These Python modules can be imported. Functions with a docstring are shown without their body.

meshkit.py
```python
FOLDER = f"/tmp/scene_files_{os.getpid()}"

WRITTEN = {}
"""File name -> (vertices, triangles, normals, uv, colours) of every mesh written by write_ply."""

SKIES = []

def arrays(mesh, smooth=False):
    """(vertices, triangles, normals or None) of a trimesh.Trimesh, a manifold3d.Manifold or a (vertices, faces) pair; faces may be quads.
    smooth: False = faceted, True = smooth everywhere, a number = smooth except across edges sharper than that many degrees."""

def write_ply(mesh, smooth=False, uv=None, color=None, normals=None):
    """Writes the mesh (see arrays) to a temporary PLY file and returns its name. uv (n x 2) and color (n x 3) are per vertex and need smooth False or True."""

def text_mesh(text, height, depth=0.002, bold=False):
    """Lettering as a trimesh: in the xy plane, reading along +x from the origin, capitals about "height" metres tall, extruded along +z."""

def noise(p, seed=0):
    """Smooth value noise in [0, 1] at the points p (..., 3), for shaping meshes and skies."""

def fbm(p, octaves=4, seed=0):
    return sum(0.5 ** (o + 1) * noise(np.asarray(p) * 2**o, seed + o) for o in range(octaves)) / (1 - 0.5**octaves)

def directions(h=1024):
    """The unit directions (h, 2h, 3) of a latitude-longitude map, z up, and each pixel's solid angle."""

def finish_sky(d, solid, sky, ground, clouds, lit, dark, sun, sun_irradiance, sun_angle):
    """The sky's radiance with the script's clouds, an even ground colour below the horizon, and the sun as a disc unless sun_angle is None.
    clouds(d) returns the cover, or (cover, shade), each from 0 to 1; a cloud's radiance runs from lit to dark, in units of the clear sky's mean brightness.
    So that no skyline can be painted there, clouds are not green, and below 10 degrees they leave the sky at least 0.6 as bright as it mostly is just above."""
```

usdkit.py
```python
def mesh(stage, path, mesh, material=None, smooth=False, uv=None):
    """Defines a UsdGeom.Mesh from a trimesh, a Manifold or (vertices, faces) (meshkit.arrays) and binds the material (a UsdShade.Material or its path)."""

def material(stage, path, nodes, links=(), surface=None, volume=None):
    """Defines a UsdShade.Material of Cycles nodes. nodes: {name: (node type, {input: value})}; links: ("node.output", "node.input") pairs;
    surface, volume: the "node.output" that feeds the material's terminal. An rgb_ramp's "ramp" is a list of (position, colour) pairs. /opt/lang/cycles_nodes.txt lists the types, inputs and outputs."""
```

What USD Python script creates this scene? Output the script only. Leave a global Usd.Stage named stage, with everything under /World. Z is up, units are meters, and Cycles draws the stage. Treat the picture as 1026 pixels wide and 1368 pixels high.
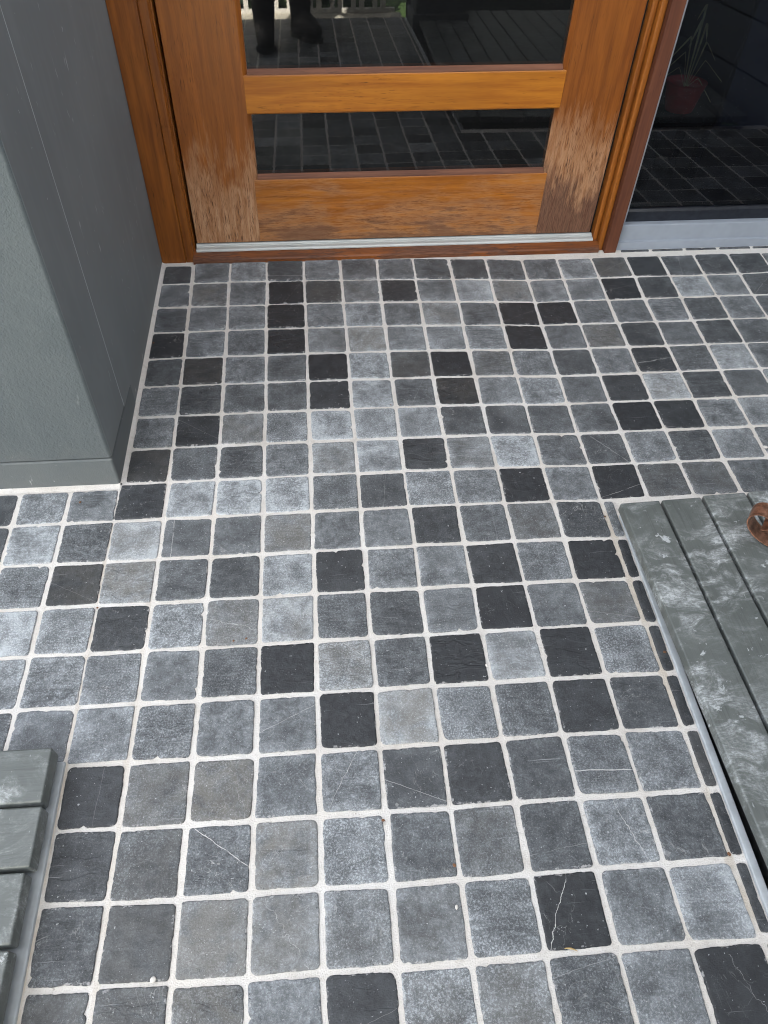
import math, random
import numpy as np, trimesh, manifold3d as m3
import usdkit, meshkit
from pxr import Usd, UsdGeom, UsdLux, UsdShade, Gf, Sdf, Vt

stage = Usd.Stage.CreateInMemory()
UsdGeom.SetStageUpAxis(stage, "Z"); UsdGeom.SetStageMetersPerUnit(stage, 1.0)
world = UsdGeom.Xform.Define(stage, "/World"); stage.SetDefaultPrim(world.GetPrim())
UsdGeom.Scope.Define(stage, "/World/Looks")
PI = math.pi

# ------------------------------------------------------------------ camera, sky, sun, exposure
EXPOSURE = 3.4
SKY_STRENGTH = 0.11
SUN_INTENSITY = 1.25
CLOUD = 3.4
SUN_EL, SUN_AZ = math.radians(42.6), math.radians(-14)      # azimuth = atan2(x, y): the sun stands over the house roof, a little left
CAM = np.array([0.3587, -1.9717, 1.2349]); YAW, PITCH, ROLL = 0.0780, -0.8947, 0.0138
FPX, CX, CY, WPX = 961.26, -29.03, 0.63, 1026.0
_f = np.array([math.sin(YAW) * math.cos(PITCH), math.cos(YAW) * math.cos(PITCH), math.sin(PITCH)])
_r = np.array([math.cos(YAW), -math.sin(YAW), 0.0]); _u = np.cross(_r, _f)
CR = math.cos(ROLL) * _r + math.sin(ROLL) * _u; CU = -math.sin(ROLL) * _r + math.cos(ROLL) * _u; CF = _f
cam = UsdGeom.Camera.Define(stage, "/World/camera")
M = Gf.Matrix4d(1)
for i, v in enumerate((CR, CU, -CF, CAM)):
    M.SetRow(i, Gf.Vec4d(float(v[0]), float(v[1]), float(v[2]), 1.0 if i == 3 else 0.0))
cam.AddTransformOp().Set(M)
cam.CreateHorizontalApertureAttr(36.0); cam.CreateVerticalApertureAttr(48.0)
cam.CreateFocalLengthAttr(36.0 * FPX / WPX)
cam.CreateHorizontalApertureOffsetAttr(-CX / WPX * 36.0); cam.CreateVerticalApertureOffsetAttr(CY / WPX * 36.0)
cam.CreateClippingRangeAttr(Gf.Vec2f(0.05, 2000.0))
cam.CreateExposureAttr(EXPOSURE)

sky = UsdLux.DomeLight.Define(stage, "/World/sky")
sky_mat = usdkit.material(stage, "/World/Looks/sky", {
    "tex": ("sky_texture", {"sky_type": "single_scattering", "sun_disc": False, "sun_elevation": SUN_EL, "sun_rotation": SUN_AZ, "altitude": 50.0, "aerosol_density": 1.0}),
    "white": ("color", {"value": (CLOUD, CLOUD * 1.0, CLOUD * 1.02)}),
    "dir": ("geometry", {}), "map": ("mapping", {"mapping_type": "point", "scale": (1.0, 1.0, 2.2)}),
    "noise": ("noise_texture", {"scale": 2.6, "detail": 6.0, "roughness": 0.58, "distortion": 0.4}),
    "cover": ("map_range", {"range_type": "smoothstep", "from_min": 0.30, "from_max": 0.52, "to_min": 0.0, "to_max": 1.0, "clamp": True}),
    "mix": ("mix_color", {"use_clamp": False, "use_clamp_result": False}),
    "bg": ("background_shader", {"strength": SKY_STRENGTH})},
    [("dir.position", "map.vector"), ("map.vector", "noise.vector"), ("noise.fac", "cover.value"),
     ("cover.result", "mix.fac"), ("tex.color", "mix.a"), ("white.color", "mix.b"), ("mix.result", "bg.color")], surface="bg.background")
UsdShade.MaterialBindingAPI.Apply(sky.GetPrim()).Bind(sky_mat)
sky.GetPrim().SetCustomDataByKey("kind", "structure")
sun = UsdLux.DistantLight.Define(stage, "/World/sun")
sun.CreateIntensityAttr(SUN_INTENSITY); sun.CreateAngleAttr(0.53); sun.CreateColorAttr(Gf.Vec3f(1.0, 0.95, 0.87)); sun.CreateNormalizeAttr(True)
_sd = np.array([math.sin(SUN_AZ) * math.cos(SUN_EL), math.cos(SUN_AZ) * math.cos(SUN_EL), math.sin(SUN_EL)])
_x = np.cross([0, 0, 1.0], _sd); _x /= np.linalg.norm(_x); _y = np.cross(_sd, _x)
M = Gf.Matrix4d(1)
for i, v in enumerate((_x, _y, _sd)):
    M.SetRow(i, Gf.Vec4d(*map(float, v), 0.0))
sun.AddTransformOp().Set(M)

# ------------------------------------------------------------------ scene tree helpers
used = set()
def numbered(parent, name):
    k, p = 0, f"{parent}/{name}"
    while p in used:
        k += 1; p = f"{parent}/{name}_{k:03d}"
    used.add(p); return p
def data(prim, label=None, cat=None, group=None, kind=None):
    for k, v in (("label", label), ("category", cat), ("group", group), ("kind", kind)):
        if v: prim.SetCustomDataByKey(k, v)
    return prim
LEAN = -math.degrees(0.0569)     # the paving falls away from the house; in its frame the house leans back
def thing(name, label=None, cat=None, group=None, kind=None, loc=None, lean=False, rotz=0.0, base="/World"):
    x = UsdGeom.Xform.Define(stage, numbered(base, name))
    if loc is not None: x.AddTranslateOp().Set(Gf.Vec3d(*map(float, loc)))
    if rotz: x.AddRotateZOp().Set(rotz)
    if lean: x.AddRotateXOp().Set(LEAN)
    return data(x.GetPrim(), label, cat, group, kind)
def obj(name, mesh, material, parent=None, smooth=False, label=None, cat=None, group=None, kind=None):
    base = str(parent.GetPath()) if parent is not None else "/World"
    m = usdkit.mesh(stage, numbered(base, name), mesh, material, smooth)
    return data(m.GetPrim(), label, cat, group, kind)
def cat_(ms): return trimesh.util.concatenate(ms)
def box(x0, x1, y0, y1, z0, z1):
    b = trimesh.creation.box([x1 - x0, y1 - y0, z1 - z0]); b.apply_translation([(x0 + x1) / 2, (y0 + y1) / 2, (z0 + z1) / 2]); return b
def rbox(x0, x1, y0, y1, z0, z1, r=0.002, seg=8):
    """A box with rounded edges: the hull of spheres."""
    s = m3.Manifold.sphere(r, seg)
    return m3.Manifold.batch_hull([s.translate((x, y, z)) for x in (x0 + r, x1 - r) for y in (y0 + r, y1 - r) for z in (z0 + r, z1 - r)])
def prism(poly, axis, a, b):
    """poly: 2-D outline extruded along axis from a to b ('x': (y, z), 'y': (x, z), 'z': (x, y))."""
    cs = m3.CrossSection([np.asarray(poly, float)], m3.FillRule.NonZero)
    man = m3.Manifold.extrude(cs, b - a).to_mesh()
    v, f = np.array(man.vert_properties[:, :3]), np.array(man.tri_verts)
    p, q, h = v[:, 0], v[:, 1], v[:, 2] + a
    if axis == "z": w = np.stack([p, q, h], 1)
    elif axis == "x": w = np.stack([h, p, q], 1)
    else: w = np.stack([p, h, q], 1); f = f[:, ::-1]
    return trimesh.Trimesh(w, f, process=False)

# ------------------------------------------------------------------ material helper
class Ref(str): pass
class Graph:
    def __init__(self): self.n, self.l, self.k = {}, [], 0
    def add(self, kind, out, **inp):
        name = f"n{self.k}"; self.k += 1; vals = {}
        for key, v in inp.items():
            if isinstance(v, Ref): self.l.append((str(v), f"{name}.{key}"))
            else: vals[key] = v
        self.n[name] = (kind, vals); return Ref(f"{name}.{out}")
    def math(self, op, a, b=0.0, c=0.0, clamp=False): return self.add("math", "value", math_type=op, value1=a, value2=b, value3=c, use_clamp=clamp)
    def mul(self, a, b): return self.math("multiply", a, b)
    def plus(self, a, b): return self.math("add", a, b)
    def noise(self, vec, scale, detail=2.0, rough=0.5, dist=0.0): return self.add("noise_texture", "fac", vector=vec, scale=scale, detail=detail, roughness=rough, distortion=dist)
    def noisec(self, vec, scale, detail=2.0): return self.add("noise_texture", "color", vector=vec, scale=scale, detail=detail)
    def step(self, v, a, b, lo=0.0, hi=1.0): return self.add("map_range", "result", range_type="smoothstep", value=v, from_min=a, from_max=b, to_min=lo, to_max=hi, clamp=True) if a < b else self.add("map_range", "result", range_type="smoothstep", value=v, from_min=b, from_max=a, to_min=hi, to_max=lo, clamp=True)
    def mix(self, fac, a, b): return self.add("mix_color", "result", fac=fac, a=a, b=b)
    def mulc(self, fac, a, b): return self.add("mix_color", "result", blend_type="multiply", fac=fac, a=a, b=b)
    def map(self, vec, scale=(1, 1, 1), rot=(0, 0, 0), loc=(0, 0, 0)): return self.add("mapping", "vector", mapping_type="point", vector=vec, scale=scale, rotation=rot, location=loc)
    def bump(self, h, dist, strength=1.0): return self.add("bump", "normal", height=h, distance=dist, strength=strength)
    def obj(self): return self.add("texture_coordinate", "object")
    def attr(self, name, out="fac"): return self.add("attribute", out, attribute=name)
    def make(self, name, **inp):
        s = self.add("principled_bsdf", "BSDF", **inp)
        return usdkit.material(stage, f"/World/Looks/{name}", self.n, self.l, surface=str(s))
    def finish(self, name, surf): return usdkit.material(stage, f"/World/Looks/{name}", self.n, self.l, surface=str(surf))

# ------------------------------------------------------------------ materials
def mat_tile():
    g = Graph()
    loc, tone, warm, vein, seed = g.attr("loc", "vector"), g.attr("tone"), g.attr("warm"), g.attr("vein"), g.attr("seed")
    off = g.add("combine_xyz", "vector", x=g.mul(seed, 7.31), y=g.mul(seed, 3.17), z=g.mul(seed, 11.7))
    v = g.add("mix_color", "result", blend_type="add", fac=1.0, a=loc, b=off, use_clamp=False, use_clamp_result=False)
    spk, wip, rvn = g.attr("spk"), g.attr("wip"), g.attr("rvn")
    vs = g.add("mix_color", "result", blend_type="add", fac=1.0, a=g.add("combine_color", "color", r=0.0, g=0.0, b=0.0), b=v, use_clamp=False, use_clamp_result=False)
    sc3 = g.add("combine_xyz", "vector", x=g.attr("sca"), y=g.attr("sca"), z=1.0)
    vs = g.add("mapping", "vector", mapping_type="point", vector=v, scale=sc3)
    cloud, mid = g.noise(vs, 18, 4, 0.6, 0.5), g.noise(vs, 62, 4, 0.62, 0.3)
    fine, grit = g.noise(v, 300, 4, 0.7), g.noise(v, 800, 2, 0.6)
    # bare stone: near-black blue-grey, in some tiles with a brown cast
    base = g.mix(g.step(mid, 0.3, 0.7), (0.0150, 0.0172, 0.0205), (0.0290, 0.0325, 0.0370))
    wm = g.math("multiply", warm, g.step(g.noise(v, 22, 3, 0.6, 0.8), 0.22, 0.66), clamp=True)
    base = g.mix(g.mul(wm, 0.8), base, (0.085, 0.080, 0.068))
    # grout haze: a thin even veil, broken up by fine specks and heavier in soft clouds and near some edges
    sep = g.add("separate_xyz", "x", vector=loc); n = sep.split(".")[0]
    lx, ly = Ref(n + ".x"), Ref(n + ".y")
    ex, ey = g.math("absolute", lx), g.math("absolute", ly)
    rimd = g.math("maximum", ex, ey)
    edge = g.step(g.plus(rimd, g.mul(g.plus(cloud, -0.5), 0.03)), 0.026, 0.05)
    amt = g.math("multiply", g.math("power", g.mul(tone, 0.25), 1.4), 0.275)
    rw = g.add("combine_xyz", "vector", x=0.0, y=0.0, z=g.mul(seed, 1.7))
    wv = g.add("mapping", "vector", mapping_type="point", vector=v, rotation=rw, scale=(16.0, 150.0, 1.0))
    wipe = g.mul(g.plus(g.step(g.noise(wv, 1.0, 4, 0.65, 0.6), 0.38, 0.66), -0.4), wip)
    lump = g.math("maximum", g.plus(g.mul(wipe, 0.9), g.plus(g.mul(g.step(cloud, 0.30, 0.70), 0.62), g.plus(0.52, g.mul(edge, 0.35)))), 0.1)
    specks = g.mul(g.step(fine, 0.48, 0.63), 1.3)
    dots = g.mul(g.step(grit, 0.58, 0.65), 1.9)
    speck = g.plus(0.50, g.plus(g.mul(g.plus(specks, g.mul(dots, 0.6)), spk), g.plus(g.mul(g.plus(1.0, g.mul(spk, -1.0)), 0.55), g.mul(g.step(mid, 0.36, 0.72), 0.55))))
    haze = g.math("multiply", g.mul(amt, lump), speck, clamp=True)
    col = g.mix(haze, base, (0.438, 0.474, 0.502))
    col = g.mix(g.mul(wm, 0.35), col, (0.175, 0.160, 0.135))
    dots2 = g.math("maximum", g.mul(g.step(g.noise(v, 210, 2, 0.5), 0.715, 0.75), 0.7), g.mul(g.mul(g.step(g.noise(v, 430, 2, 0.5), 0.655, 0.70), g.step(g.noise(vs, 40, 2), 0.42, 0.58)), g.math("multiply", g.mul(tone, 0.2), 0.75, clamp=True)))
    col = g.mix(dots2, col, (0.5, 0.52, 0.53))
    # pale veins, cracks and scratches
    vn = g.noise(v, 13, 4, 0.6, 0.9)
    line = g.step(g.math("absolute", g.plus(vn, -0.5)), 0.006, 0.001)
    line = g.mul(g.mul(line, vein), g.step(g.noise(v, 30, 2), 0.42, 0.62))
    col = g.mix(g.math("multiply", line, 0.5, clamp=True), col, (0.5, 0.5, 0.49))
    wob = g.mul(g.plus(g.noise(v, 38, 3, 0.6), -0.5), g.attr("crb"))
    dist = g.math("absolute", g.plus(g.plus(g.mul(lx, g.attr("crx")), g.mul(ly, g.attr("cry"))), g.plus(g.mul(g.attr("crd"), -1.0), g.mul(wob, 1.6))))
    crack = g.math("multiply", g.math("subtract", 1.0, g.math("divide", dist, g.attr("crw")), clamp=True), g.attr("crs"))
    crack = g.mul(crack, g.step(g.noise(v, 55, 2), 0.28, 0.5))
    col = g.mix(g.math("multiply", crack, 1.4, clamp=True), col, (0.56, 0.56, 0.55))
    rot = g.add("combine_xyz", "vector", x=0.0, y=0.0, z=g.mul(seed, 2.9))
    sv = g.add("mapping", "vector", mapping_type="point", vector=v, rotation=rot, scale=(9.0, 620.0, 1.0))
    scr = g.mul(g.step(g.noise(sv, 1.0, 1), 0.72, 0.80), g.step(g.noise(v, 19, 1), 0.45, 0.62))
    col = g.mix(g.mul(scr, 0.45), col, (0.5, 0.51, 0.53))
    # crumbs of grout stuck to the rim, and the dark bare arris
    rim = g.step(g.plus(rimd, g.mul(g.plus(g.noise(v, 160, 3, 0.7), -0.5), 0.012)), 0.0475, 0.0488)
    col = g.mix(g.mul(g.mul(rim, g.step(g.noise(v, 70, 3, 0.7), 0.52, 0.62)), 0.55), col, (0.5, 0.5, 0.5))
    pit = g.mul(g.step(rimd, 0.0445, 0.0475), g.step(g.noise(v, 210, 3, 0.7), 0.60, 0.68))
    col = g.mix(g.mul(pit, 0.8), col, (0.016, 0.018, 0.021))
    cleft = g.mul(g.step(g.noise(g.add("mapping", "vector", mapping_type="point", vector=v, rotation=rw, scale=(20.0, 46.0, 1.0)), 1.0, 3, 0.5, 0.8), 0.44, 0.54), rvn)
    h = g.plus(g.plus(g.mul(fine, 0.5), g.mul(cleft, 0.5)), g.plus(g.mul(mid, 0.8), g.mul(grit, 0.25)))
    rough = g.plus(0.48, g.mul(haze, 0.35))
    return g.make("tile_stone", base_color=col, roughness=rough, normal=g.bump(h, 0.0016, 1.0), specular_ior_level=0.42)

def mat_grout():
    g = Graph(); p = g.add("geometry", "position")
    n1, n2, n3 = g.noise(p, 5, 4, 0.6), g.noise(p, 70, 4, 0.6), g.noise(p, 420, 3, 0.6)
    col = g.mix(g.step(n1, 0.3, 0.7), (0.64, 0.606, 0.562), (0.70, 0.685, 0.66))
    col = g.mix(g.mul(g.step(g.noise(p, 11, 4, 0.65), 0.50, 0.72), 0.55), col, (0.50, 0.465, 0.42))
    col = g.mix(g.mul(g.step(n2, 0.52, 0.75), 0.45), col, (0.47, 0.435, 0.39))
    col = g.mix(g.mul(g.step(n3, 0.50, 0.70), 0.30), col, (0.42, 0.40, 0.37))
    col = g.mix(g.mul(g.step(g.noise(p, 150, 2), 0.69, 0.76), 0.5), col, (0.22, 0.19, 0.15))
    nm_ = g.add("separate_xyz", "x", vector=p).split(".")[0]; px_, py_ = Ref(nm_ + ".x"), Ref(nm_ + ".y")
    wav = g.mul(g.plus(g.noise(p, 9, 3), -0.5), 0.01)
    for x_, w_, y1, y0, k_ in ((0.972, 0.0075, -0.96, -1.02, 0.42), (-0.1075, 0.004, -0.95, -1.0, 0.4), (-0.004, 0.005, -0.02, -0.03, 0.2)):
        near = g.step(g.math("absolute", g.plus(px_, g.plus(wav, -x_))), w_ * 1.5, w_ * 0.6)
        near = g.mul(near, g.mul(g.step(py_, y1, y0), g.step(g.noise(p, 13, 3, 0.6), 0.34, 0.56)))
        col = g.mix(g.mul(near, k_), col, (0.42, 0.34, 0.235))
    return g.make("grout", base_color=col, roughness=0.9, normal=g.bump(g.plus(n2, g.mul(n3, 0.9)), 0.0022, 0.9), specular_ior_level=0.2)

def mat_wood(name, axis, light, dark, bleach=None, rot=None, gloss=0.38, sd=0.0):
    """Varnished hardwood, grain along axis. bleach: (z full, z none, strength); rot: (z full, z none, strength) of stripped dark timber."""
    g = Graph(); o = g.map(g.obj(), loc=(sd, sd * 1.7, sd * 0.6))
    fa = lambda lo, hi: {"x": (lo, hi, hi), "z": (hi, hi, lo)}[axis]
    wob = g.add("mix_color", "result", blend_type="add", fac=0.010, a=o, b=g.noisec(g.map(o, fa(5, 14)), 1.0, 2), use_clamp=False, use_clamp_result=False)
    grain, pore, broad = g.noise(g.map(wob, fa(3.2, 62)), 1.0, 5, 0.66, 0.2), g.noise(g.map(wob, fa(22, 520)), 1.0, 3, 0.6), g.noise(g.map(o, fa(2.5, 13)), 1.0, 3)
    fine = g.noise(g.map(wob, fa(14, 240)), 1.0, 3, 0.6)
    col = g.mix(g.step(grain, 0.30, 0.70), dark, light)
    col = g.mix(g.mul(g.step(broad, 0.40, 0.72), 0.45), col, tuple(c * 0.66 for c in light))
    col = g.mix(g.mul(g.step(fine, 0.55, 0.72), 0.35), col, tuple(c * 0.75 for c in dark))
    dash = g.mul(g.step(pore, 0.60, 0.68), g.step(g.noise(g.map(o, fa(7, 22)), 1.0, 2), 0.42, 0.62))
    col = g.mix(g.mul(dash, 0.75), col, tuple(c * 0.22 for c in dark))
    rough = gloss
    sep = g.add("separate_xyz", "z", vector=g.obj())
    streak = g.noise(g.map(wob, fa(9, 85)), 1.0, 5, 0.72)
    hair = g.noise(g.map(wob, fa(30, 420)), 1.0, 3, 0.65)
    patch = g.noise(g.map(o, fa(5, 12)), 1.0, 3, 0.6, 0.6)
    crack = g.mul(g.step(hair, 0.55, 0.62), g.step(g.noise(g.map(wob, fa(6, 40)), 1.0, 2), 0.40, 0.56))
    if bleach:
        z1, z0, s = bleach
        m = g.step(g.plus(sep, g.plus(g.mul(g.plus(streak, -0.5), 0.50), g.plus(g.mul(g.plus(patch, -0.5), 0.45), g.mul(g.plus(hair, -0.5), 0.16)))), z0, z1)
        m = g.mul(m, s)
        pale = g.mix(g.step(streak, 0.36, 0.62), (0.30, 0.140, 0.062), (0.47, 0.275, 0.155))
        pale = g.mix(g.mul(g.step(hair, 0.5, 0.62), 0.5), pale, (0.15, 0.070, 0.036))
        pale = g.mix(g.mul(crack, 0.9), pale, (0.035, 0.018, 0.011))
        col = g.mix(m, col, pale); rough = g.plus(rough, g.mul(m, 0.4))
    if rot:
        z1, z0, s = rot
        m = g.step(g.plus(sep, g.plus(g.mul(g.plus(streak, -0.5), 0.22), g.plus(g.mul(g.plus(patch, -0.5), 0.42), g.mul(g.plus(hair, -0.5), 0.20)))), z0, z1)
        m = g.mul(m, s)
        dk = g.mix(g.step(hair, 0.42, 0.60), (0.060, 0.028, 0.019), (0.150, 0.074, 0.048))
        col = g.mix(m, col, dk); rough = g.plus(rough, g.mul(m, 0.3))
    hb = g.plus(g.mul(grain, 0.5), g.plus(g.mul(pore, 0.3), g.mul(hair, 0.4)))
    return g.make(name, base_color=col, roughness=rough, normal=g.bump(hb, 0.0008, 0.6), specular_ior_level=0.32)

def mat_render(name, a, b, bumpd, scale=230.0, marks=0.0, rough=0.62):
    g = Graph(); o = g.obj()
    n1, n2 = g.noise(o, 3.5, 4, 0.6), g.noise(o, scale, 3, 0.55)
    col = g.mix(g.step(n1, 0.3, 0.7), a, b)
    if marks:
        mk = g.mul(g.step(g.noise(g.map(o, (60, 60, 14)), 1.0, 3, 0.7), 0.66, 0.74), marks)
        col = g.mix(mk, col, (0.36, 0.37, 0.37))
        mk2 = g.mul(g.step(g.noise(g.map(o, (5, 5, 9)), 1.0, 4, 0.7, 0.8), 0.56, 0.78), 0.12)
        col = g.mix(mk2, col, tuple(min(1, c * 1.8) for c in b))
    dirt = g.mul(g.step(g.plus(g.add("separate_xyz", "z", vector=o), g.mul(g.plus(g.noise(o, 14, 4, 0.65), -0.5), 0.22)), 0.10, -0.04), 0.30)
    col = g.mix(dirt, col, (0.15, 0.155, 0.15))
    col = g.mix(g.mul(g.step(g.noise(g.map(o, (22, 22, 2.2)), 1.0, 4, 0.6), 0.5, 0.75), 0.25), col, tuple(c * 1.25 for c in b))
    fleck = g.step(g.noise(o, 75, 3, 0.6), 0.725, 0.765)
    col = g.mix(g.mul(fleck, 0.6), col, (0.42, 0.43, 0.43))
    ny = g.math("absolute", g.add("separate_xyz", "y", vector=g.add("geometry", "true_normal")))
    tex = g.mul(g.plus(n2, g.mul(g.noise(o, scale * 0.35, 2), 0.8)), g.plus(0.25, g.mul(ny, 0.75)))
    return g.make(name, base_color=col, roughness=rough, normal=g.bump(tex, bumpd, 0.9), specular_ior_level=0.4)

def mat_board(name, GR):
    """Grey-green painted decking with wiped-on grout: brush arcs, dabs and clean patches."""
    g = Graph(); o = g.obj()
    warp = g.add("mix_color", "result", blend_type="add", fac=0.06, a=o, b=g.noisec(o, 9.0, 2), use_clamp=False, use_clamp_result=False)
    base = g.mix(g.step(g.noise(o, 6, 4, 0.6), 0.3, 0.7), (0.084, 0.095, 0.091), (0.108, 0.120, 0.115))
    gl_ = g.noise(g.map(o, GR), 1.0, 4, 0.65)
    base = g.mix(g.mul(g.step(gl_, 0.5, 0.72), 0.5), base, (0.058, 0.064, 0.063))
    area = g.step(g.noise(o, 4.4, 3, 0.6, 0.5), 0.42, 0.66)
    wipe = g.noise(g.map(warp, (17, 30, 17), rot=(0, 0, 0.6)), 1.0, 6, 0.72, 0.5)
    brush = g.noise(g.map(warp, (70, 420, 70), rot=(0, 0, 0.45)), 1.0, 3, 0.65)
    speckle = g.noise(o, 170, 3, 0.7)
    film = g.mul(g.plus(0.16, g.mul(area, 1.05)), g.mul(g.step(wipe, 0.42, 0.70), g.plus(0.30, g.plus(g.mul(g.step(brush, 0.42, 0.62), 0.5), g.mul(g.step(speckle, 0.42, 0.62), 0.45)))))
    blob = g.mul(g.step(g.noise(warp, 36, 4, 0.65), 0.62, 0.67), g.mul(g.step(g.noise(o, 8, 2), 0.48, 0.6), g.step(speckle, 0.34, 0.5)))
    nick = g.mul(g.step(g.noise(g.map(o, (160, 60, 160)), 1.0, 2), 0.70, 0.76), 0.5)
    f = g.math("maximum", film, g.math("maximum", g.mul(blob, 0.85), nick))
    f = g.math("multiply", f, 1.0, clamp=True)
    col = g.mix(f, base, (0.48, 0.51, 0.52))
    dirt = g.step(g.noise(o, 120, 2, 0.6), 0.70, 0.76)
    col = g.mix(g.mul(dirt, 0.4), col, (0.04, 0.045, 0.04))
    h = g.plus(g.plus(g.mul(gl_, 0.5), g.mul(g.noise(g.map(o, (30, 30, 30)), 1.0, 4, 0.6), 0.6)), g.plus(g.mul(f, 0.3), g.mul(speckle, 0.12)))
    return g.make(name, base_color=col, roughness=g.plus(0.42, g.mul(f, 0.45)), normal=g.bump(h, 0.0012, 0.8), specular_ior_level=0.42)

def plain(name, col, rough=0.5, metallic=0.0, var=0.12, scale=40.0, bumpd=0.0, spec=0.5):
    g = Graph(); o = g.obj(); n = g.noise(o, scale, 4, 0.6)
    c = g.mix(g.step(n, 0.25, 0.75), tuple(x * (1 - var) for x in col), tuple(min(1, x * (1 + var)) for x in col))
    kw = dict(base_color=c, roughness=g.plus(rough, g.mul(g.plus(n, -0.5), 0.2)), metallic=metallic, specular_ior_level=spec)
    if bumpd: kw["normal"] = g.bump(n, bumpd, 0.7)
    return g.make(name, **kw)

def mat_glass(name, tint, veil, dusty):
    g = Graph()
    bf = g.add("geometry", "backfacing")
    ior = g.plus(1.52, g.mul(bf, 1 / 1.52 - 1.52))
    fr = g.add("fresnel", "fac", IOR=ior)
    t = g.add("transparent_bsdf", "BSDF", color=tint)
    o = g.obj()
    gl = g.add("glossy_bsdf", "BSDF", color=(1.0, 1.0, 1.0), roughness=0.0)
    mixd = g.add("mix_closure", "closure", fac=fr, closure1=t, closure2=gl)
    dust = g.add("diffuse_bsdf", "BSDF", color=(0.6, 0.6, 0.6))
    vor = g.add("voronoi_texture", "distance", vector=o, scale=160.0)
    d = g.mul(g.step(vor, 0.10, 0.05), g.step(g.noise(o, 40, 2), 0.5, 0.62))
    film = g.plus(g.mul(d, dusty), veil)
    return g.finish(name, g.add("mix_closure", "closure", fac=film, closure1=mixd, closure2=dust))

T = mat_tile(); GROUT = mat_grout()
ORANGE, ORANGE_D = (0.40, 0.150, 0.022), (0.20, 0.062, 0.011)
W_JAMB = mat_wood("jamb_wood", "z", (0.2500, 0.0800, 0.0110), (0.1250, 0.0350, 0.0060), sd=0.3)
W_JAMB_R = mat_wood("jamb_wood_red", "z", (0.1320, 0.0464, 0.0225), (0.0748, 0.0240, 0.0128), gloss=0.6, sd=1.3)
W_BEAD = mat_wood("bead_wood", "z", (0.3080, 0.1040, 0.0165), (0.1672, 0.0512, 0.0090), sd=2.1)
W_STILE_L = mat_wood("stile_wood", "z", (0.2750, 0.0880, 0.0115), (0.1550, 0.0450, 0.0075), bleach=(0.13, 0.33, 0.9), sd=3.7)
W_STILE_R = mat_wood("stile_wood_worn", "z", (0.2376, 0.0752, 0.0112), (0.1408, 0.0400, 0.0067), bleach=(0.25, 0.44, 0.75), rot=(0.13, 0.24, 0.85), sd=4.9)
W_RAIL = mat_wood("rail_wood", "x", (0.4500, 0.1640, 0.0150), (0.2800, 0.0850, 0.0090), sd=5.2)
W_RAIL_B = mat_wood("rail_wood_worn", "x", (0.3800, 0.1320, 0.0150), (0.2300, 0.0700, 0.0085), bleach=(0.02, 0.24, 0.65), rot=(0.035, 0.11, 0.6), sd=6.4)
W_BEVEL = mat_wood("bevel_wood", "x", (0.1936, 0.0760, 0.0375), (0.0968, 0.0352, 0.0173), gloss=0.55, sd=7.0)
W_SILL = mat_wood("sill_wood", "x", (0.2464, 0.0736, 0.0128), (0.0880, 0.0256, 0.0075), rot=(0.0, 0.03, 0.7), sd=8.3)
R_FRONT = mat_render("wall_render", (0.068, 0.081, 0.086), (0.081, 0.094, 0.099), 0.0018, 240.0, 0.2)
R_SIDE = mat_render("wall_sheet", (0.122, 0.136, 0.142), (0.145, 0.160, 0.165), 0.0007, 330.0, 0.8)
R_PLINTH = mat_render("plinth_render", (0.072, 0.085, 0.090), (0.088, 0.101, 0.106), 0.001, 300.0, 0.9)
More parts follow.
